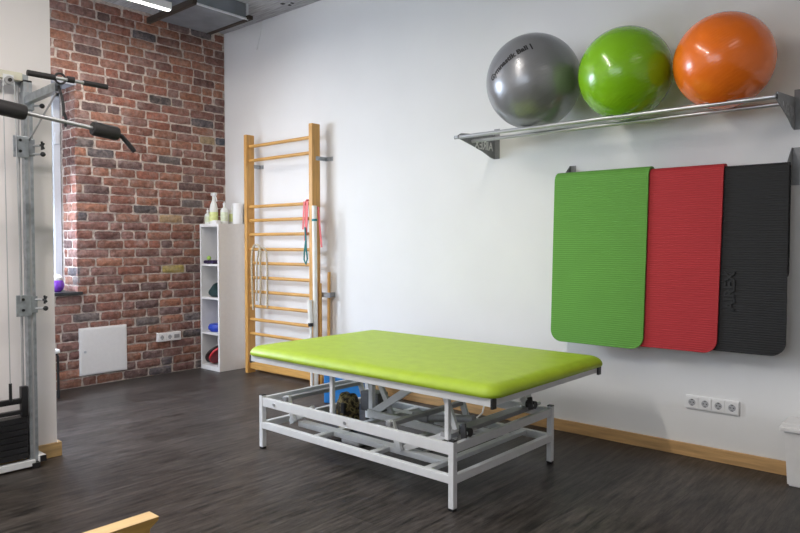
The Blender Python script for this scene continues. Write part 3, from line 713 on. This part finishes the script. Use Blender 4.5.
# ------------------------------------------------------------------ mat holder and mats
t = thing('mat_holder', 'lower steel wall holder with rod carrying the hanging exercise mats', 'rack', (4.6, -.1, 1.6))
MY, MZ = -.125, 1.672
for x in (3.955, 5.255):
    pl = obj('bracket', B().prism([(x, -.002, 1.79), (x, -.012, 1.79), (x, -.13, 1.69), (x, -.142, 1.672), (x, -.13, 1.655), (x, -.03, 1.59), (x, -.002, 1.588)], (.004, 0, 0)), 'grey_metal', t)
    obj('wall_plate', B().box((x - .0, -.004, 1.588), (x + .04, -.0005, 1.79)), 'grey_metal', pl)
obj('rod', B().tube([(3.955, MY, MZ), (5.259, MY, MZ)], .013, 16), 'chrome', t)
M['pad_g'] = mat_pad('green_foam', (.13, .35, .055)); M['pad_r'] = mat_pad('red_foam', (.46, .030, .036)); M['pad_k'] = mat_pad('charcoal_foam', (.021, .021, .022))
def draped(name, m, x0, x1, rin, th, zf, zb, label, rc=.075, lean=0):
    # U section in the yz-plane swept along x, with rounded lower corners front and back
    b = B(); bm = b.bm
    L1 = MZ - zf; L2 = MZ - zb; rm = rin + th / 2; La = PI * rm; tot = L1 + La + L2
    def pos(s, off):
        if s < L1: return (MY - rm - off, zf + s)
        if s < L1 + La:
            a = (s - L1) / rm; return (MY - (rm + off) * math.cos(a), MZ + (rm + off) * math.sin(a))
        return (MY + rm + off, MZ - (s - L1 - La))
    ss = [0]
    for k in range(1, 13): ss.append(rc * (1 - math.cos(k / 12 * PI / 2)))
    s = rc
    while s < L1 - .03: s += .03; ss.append(s)
    for k in range(0, 13): ss.append(L1 + La * k / 12)
    s = L1 + La
    while s < tot - rc - .03: s += .03; ss.append(s)
    for k in range(0, 13): ss.append(tot - rc * (1 - math.sin(k / 12 * PI / 2)))
    ss = sorted(set(round(x, 5) for x in ss))
    NX = 14; rows_o, rows_i = [], []
    for s in ss:
        e = min(s, tot - s); ins = 0
        if e < rc: ins = rc - math.sqrt(max(0, rc * rc - (rc - e) ** 2))
        ro, ri = [], []
        for i in range(NX + 1):
            x = x0 + ins + (x1 - x0 - 2 * ins) * i / NX
            wv = .004 * math.sin(x * 9 + s * 2.0) * (1 if s < L1 * .9 else 0) * max(0, (L1 * .9 - s) / L1)
            x -= lean * max(0, L1 - s)
            yo, zo = pos(s, th / 2); yi, zi = pos(s, -th / 2)
            ro.append(bm.verts.new((x, yo - wv, zo))); ri.append(bm.verts.new((x, yi - wv, zi)))
        rows_o.append(ro); rows_i.append(ri)
    n = len(ss)
    for j in range(n - 1):
        for i in range(NX):
            f = bm.faces.new((rows_o[j][i], rows_o[j][i + 1], rows_o[j + 1][i + 1], rows_o[j + 1][i])); f.smooth = True
            f = bm.faces.new((rows_i[j + 1][i], rows_i[j + 1][i + 1], rows_i[j][i + 1], rows_i[j][i])); f.smooth = True
        bm.faces.new((rows_o[j + 1][0], rows_i[j + 1][0], rows_i[j][0], rows_o[j][0]))
        bm.faces.new((rows_o[j][NX], rows_i[j][NX], rows_i[j + 1][NX], rows_o[j + 1][NX]))
    for j in (0, n - 1):
        for i in range(NX):
            q_ = (rows_o[j][i], rows_i[j][i], rows_i[j][i + 1], rows_o[j][i + 1]); bm.faces.new(q_ if j == 0 else q_[::-1])
    bmesh.ops.recalc_face_normals(bm, faces=bm.faces[:])
    o = obj(name, b, m); tag(o, label, 'mat'); return o
ok = draped('exercise_mat', 'pad_k', 4.62, 5.272, .016, .014, .672, 1.05, 'charcoal exercise mat with raised lettering hanging furthest right')
draped('exercise_mat', 'pad_r', 4.08, 4.957, .032, .014, .655, .98, 'red exercise mat hanging between the green and charcoal mats', lean=.022)
draped('exercise_mat', 'pad_g', 3.938, 4.548, .048, .014, .637, .95, 'green exercise mat hanging furthest left', lean=.022)
tx = text_mesh('AIREX', .078, .004, .002)
tx.bm.transform(Matrix.Translation((4.997, MY - .0365, 1.01)) @ Matrix.Rotation(PI / 2, 4, 'X') @ Matrix.Rotation(PI / 2, 4, 'Z'))
M['emb'] = mat('embossed_black', (.008, .008, .009), .6, noise=.1)
for v in tx.bm.verts: v.co -= ok.location
e_ = obj('lettering', tx, 'emb'); e_.parent = ok

# ------------------------------------------------------------------ white bin at the right edge
t = thing('waste_bin', 'white plastic bin with rimmed lid beside the wall at the right edge', 'bin', (5.45, -.11, 0))
b = B(); x0, x1, y0, y1 = 5.288, 5.545, -.185, -.037
v = [b.bm.verts.new(p) for p in ((x0 + .008, y0 + .004, 0), (x1 - .008, y0 + .004, 0), (x1 - .008, y1 - .004, 0), (x0 + .008, y1 - .004, 0), (x0 - .01, y0 - .004, .29), (x1 + .01, y0 - .004, .29), (x1 + .01, y1 + .002, .29), (x0 - .01, y1 + .002, .29))]
for q_ in ((0, 3, 2, 1), (4, 5, 6, 7), (0, 1, 5, 4), (1, 2, 6, 5), (2, 3, 7, 6), (3, 0, 4, 7)): b.bm.faces.new([v[i] for i in q_])
bmesh.ops.bevel(b.bm, geom=b.bm.edges[:], offset=.008, segments=2, affect='EDGES')
obj('bin_body', b, 'whitepl', t)
obj('lid', B().box((x0 - .03, y0 - .022, .29), (x1 + .03, y1 + .02, .312), .005).box((x0 - .018, y0 - .010, .31), (x1 + .02, y1 + .01, .335), .006), 'whitepl', t)

# ------------------------------------------------------------------ wooden bench end in the foreground
t = thing('wooden_bench', 'pale birch bench beam with sloping end in the left foreground', 'bench', (3.82, -3.6, 0))
bz = .30; xb0, xb1, yb = 3.777, 3.846, -2.925
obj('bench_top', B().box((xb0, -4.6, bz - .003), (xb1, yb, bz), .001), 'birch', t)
obj('bench_beam', B().prism([(xb0 + .002, -4.6, bz - .003), (xb0 + .002, yb - .002, bz - .003), (xb0 + .002, yb - .002, bz - .012), (xb0 + .002, yb - .035, bz - .036), (xb0 + .002, yb - .035, bz - .12), (xb0 + .002, -4.6, bz - .12)], (xb1 - xb0 - .004, 0, 0)), 'birchshade', t)
for y in (-3.35, -4.45): obj('bench_foot', B().box((xb0 - .10, y - .03, 0), (xb1 + .10, y + .03, bz - .12), .004), 'birchshade', t)

# ------------------------------------------------------------------ cable machine
px, py = 1.965, -2.652; h2 = .022
t = thing('cable_machine', 'galvanised cable pulley machine with weight stack against the left wall', 'exercise machine', (px, py - .2, 0))
def profile(x, y, z0, z1): return B().box((x - h2, y - h2, z0), (x + h2, y + h2, z1), .003).box((x + h2, y - .006, z0), (x + h2 + .004, y - h2, z1)).box((x + h2, y + .006, z0), (x + h2 + .004, y + h2, z1))
pst = obj('upright_post', profile(px, py, .02, 2.175), 'galv', t)
obj('upright_post', profile(px, py - 1.0, .02, 2.175), 'galv', t)
obj('slot_strip', B().box((px + h2 - .001, py - .006, .03), (px + h2 + .0015, py + .006, 2.17)), 'powder_dark', pst)
obj('post_cap', B().box((px - .022, py - .022, 2.175), (px + .026, py + .022, 2.185), .002), 'black', pst)
obj('top_beam', B().box((px - .03, py - 1.03, 2.178), (px + .018, py - .023, 2.222), .003), 'cream', t)
obj('top_bracket', B().prism([(px - .03, py - .10, 2.18), (px - .03, py + .022, 2.13), (px - .03, py + .022, 2.225), (px - .03, py - .10, 2.225)], (.004, 0, 0)), 'galv', t)
obj('boom_arm', B().beam((px + .02, py, 2.075), (px + .425, py - .0, 2.088), .035, .045, bev=.003), 'galv', t)
obj('boom_sleeve', B().box((px - .03, py - .03, 2.02), (px + .035, py + .03, 2.12), .004), 'galv', t)
obj('boom_hook', B().tube([(px + .43, py, 2.09), (px + .47, py, 2.03), (px + .475, py + .005, 1.98), (px + .485, py, 1.93)], .007, 8), 'blackiron', t)
obj('brace_rod', B().tube([(px + .40, py, 2.06), (px + .03, py, 1.85)], .005, 8), 'chrome', t)
def knob(z, star=False, dy=0):
    b = B().tube([(px + .02, py + .012 + dy, z), (px + .06, py + .05 + dy, z)], .006, 8)
    k_ = obj('knob_shaft', b, 'chrome', t)
    b = B().ball((px + .068, py + .058 + dy, z), .014, 20)
    if star:
        b = B()
        for a in range(5): b.tube([(px + .066, py + .056 + dy, z), (px + .066 + .016 * math.cos(a * 1.257), py + .056 + dy - .016 * math.cos(a * 1.257), z + .024 * math.sin(a * 1.257))], .006, 8)
    obj('knob', b, 'black', k_)
knob(2.045); knob(1.823, True); knob(1.775); knob(.955, True); knob(.905)
def carriage(z0, z1):
    c_ = obj('carriage', B().box((px - .03, py - .032, z0), (px + .032, py + .03, z1), .004).box((px + .034, py - .085, z0 - .015), (px + .040, py - .005, z1 + .01), .003), 'galv', t)
    for z in (z0 + .02, z1 - .015):
        obj('roller', B().tube([(px + .006, py - .058, z), (px + .034, py - .058, z)], .018, 16), 'powder', c_)
        obj('bolt', B().tube([(px + .040, py - .05, z), (px + .046, py - .05, z)], .008, 10), 'blackiron', c_)
carriage(1.765, 1.86); carriage(.88, .975)
pl = obj('pulley', B().tube([(px + .03, py - .10, 2.165), (px + .05, py - .10, 2.165)], .022, 24), 'powder_dark', t)
obj('pulley_axle', B().tube([(px + .0, py - .10, 2.165), (px + .06, py - .10, 2.165)], .010, 12), 'black', pl)
obj('pulley_plate', B().box((px + .018, py - .125, 2.14), (px + .024, py - .07, 2.20), .002), 'powder', pl)
for y0_, y1_, z1_ in ((py - .132, py - .125, .44), (py - .075, py - .062, .95)):
    obj('steel_cable', B().tube([(px + .045, y0_, 2.16), (px + .045, y1_, z1_)], .0028, 8), 'chrome', t)
obj('cable_spring', B().tube([(px + .045, py - .125, .40), (px + .045, py - .125, .50)], .008, 10), 'blackiron', t)
# foot
ft = obj('base_tube', B().box((px + .0, py - 1.1, 0.012), (px + .045, py + .0, .046), .003), 'powder', t)
obj('base_foot', B().box((px - .06, py + .018, .03), (px + .05, py + .055, .065), .003), 'whitepl', t)
obj('foot_cap', B().box((px + .0, py - .02, 0), (px + .055, py + .02, .03), .003), 'black', t)
obj('foot_cap', B().box((px + .05, py + .02, .03), (px + .058, py + .053, .065), .002), 'black', t)
# guide rods and weight stack
for y in (py - .043, py - .36):
    obj('guide_rod', B().tube([(px - .005, y, .05), (px - .005, y, 2.15)], .007, 12), 'powder_dark', t)
for k in range(7):
    obj('weight_plate', B().box((px - .045, py - .38, .062 + k * .034), (px + .03, py - .032, .062 + k * .034 + .031), .003), 'blackiron', t)
top = obj('carriage_frame', B().box((px - .0, py - .385, .375), (px + .03, py - .03, .405), .003).box((px - .0, py - .38, .315), (px + .03, py - .03, .338), .003)
     .box((px + .0, py - .065, .30), (px + .035, py - .03, .47), .003).box((px + .0, py - .385, .30), (px + .035, py - .345, .47), .003)
     .tube([(px + .01, py - .2, .29), (px + .01, py - .2, .40)], .010, 10), 'blackiron', t)
o = None

# pull-down bar hung on the boom
bx, bzz = 2.43, 2.123
t = thing('pull_bar', 'short straight pull bar with black foam grips on top of the boom arm', 'bar', (bx, -2.6, bzz))
obj('rod', B().tube([(bx, -2.81, bzz), (bx, -2.415, bzz)], .009, 12), 'chrome', t)
obj('grip', B().tube([(bx, -2.815, bzz), (bx, -2.684, bzz)], .015, 16), 'foam', t)
obj('grip', B().tube([(bx, -2.538, bzz), (bx, -2.41, bzz)], .014, 16), 'foam', t)
obj('collar', B().tube([(bx, -2.622, bzz + .004), (bx, -2.588, bzz + .004)], .017, 16), 'foam', t)
ring = [(bx, -2.657 + .026 * math.cos(a), bzz + .026 * math.sin(a)) for a in [k * 2 * PI / 20 for k in range(21)]]
obj('ring', B().tube(ring, .006, 8), 'black', t)
# padded bar lower down
X2 = 2.45
t = thing('padded_lat_bar', 'long lat bar with thick black foam rollers hanging below the boom arm', 'bar', (X2, -2.67, 1.9))
def P2(y): return (X2, y, 1.879 - (y + 2.43) * .098)
obj('rod', B().tube([P2(-3.10), P2(-2.36)], .011, 14), 'chrome', t)
obj('foam_roller', B().tube([P2(-3.06), P2(-3.05), P2(-2.845), P2(-2.835)], [.034, .038, .038, .034], 24), 'foam', t)
obj('foam_roller', B().tube([P2(-2.505), P2(-2.495), P2(-2.375), P2(-2.365)], [.034, .038, .038, .034], 24), 'foam', t)
for s, y in ((1, -2.36), (-1, -3.10)):
    a = V(P2(y)); e = a + V((0, .09 * s, -.085))
    obj('end_handle', B().tube([a, a + V((0, .02 * s, -.012)), e], [.010, .013, .013], 14), 'foam', t)
obj('hook', B().tube([(X2, -2.65, 1.945), (X2, -2.64, 1.92), (X2, -2.645, 1.875)], .008, 8), 'blackiron', t)
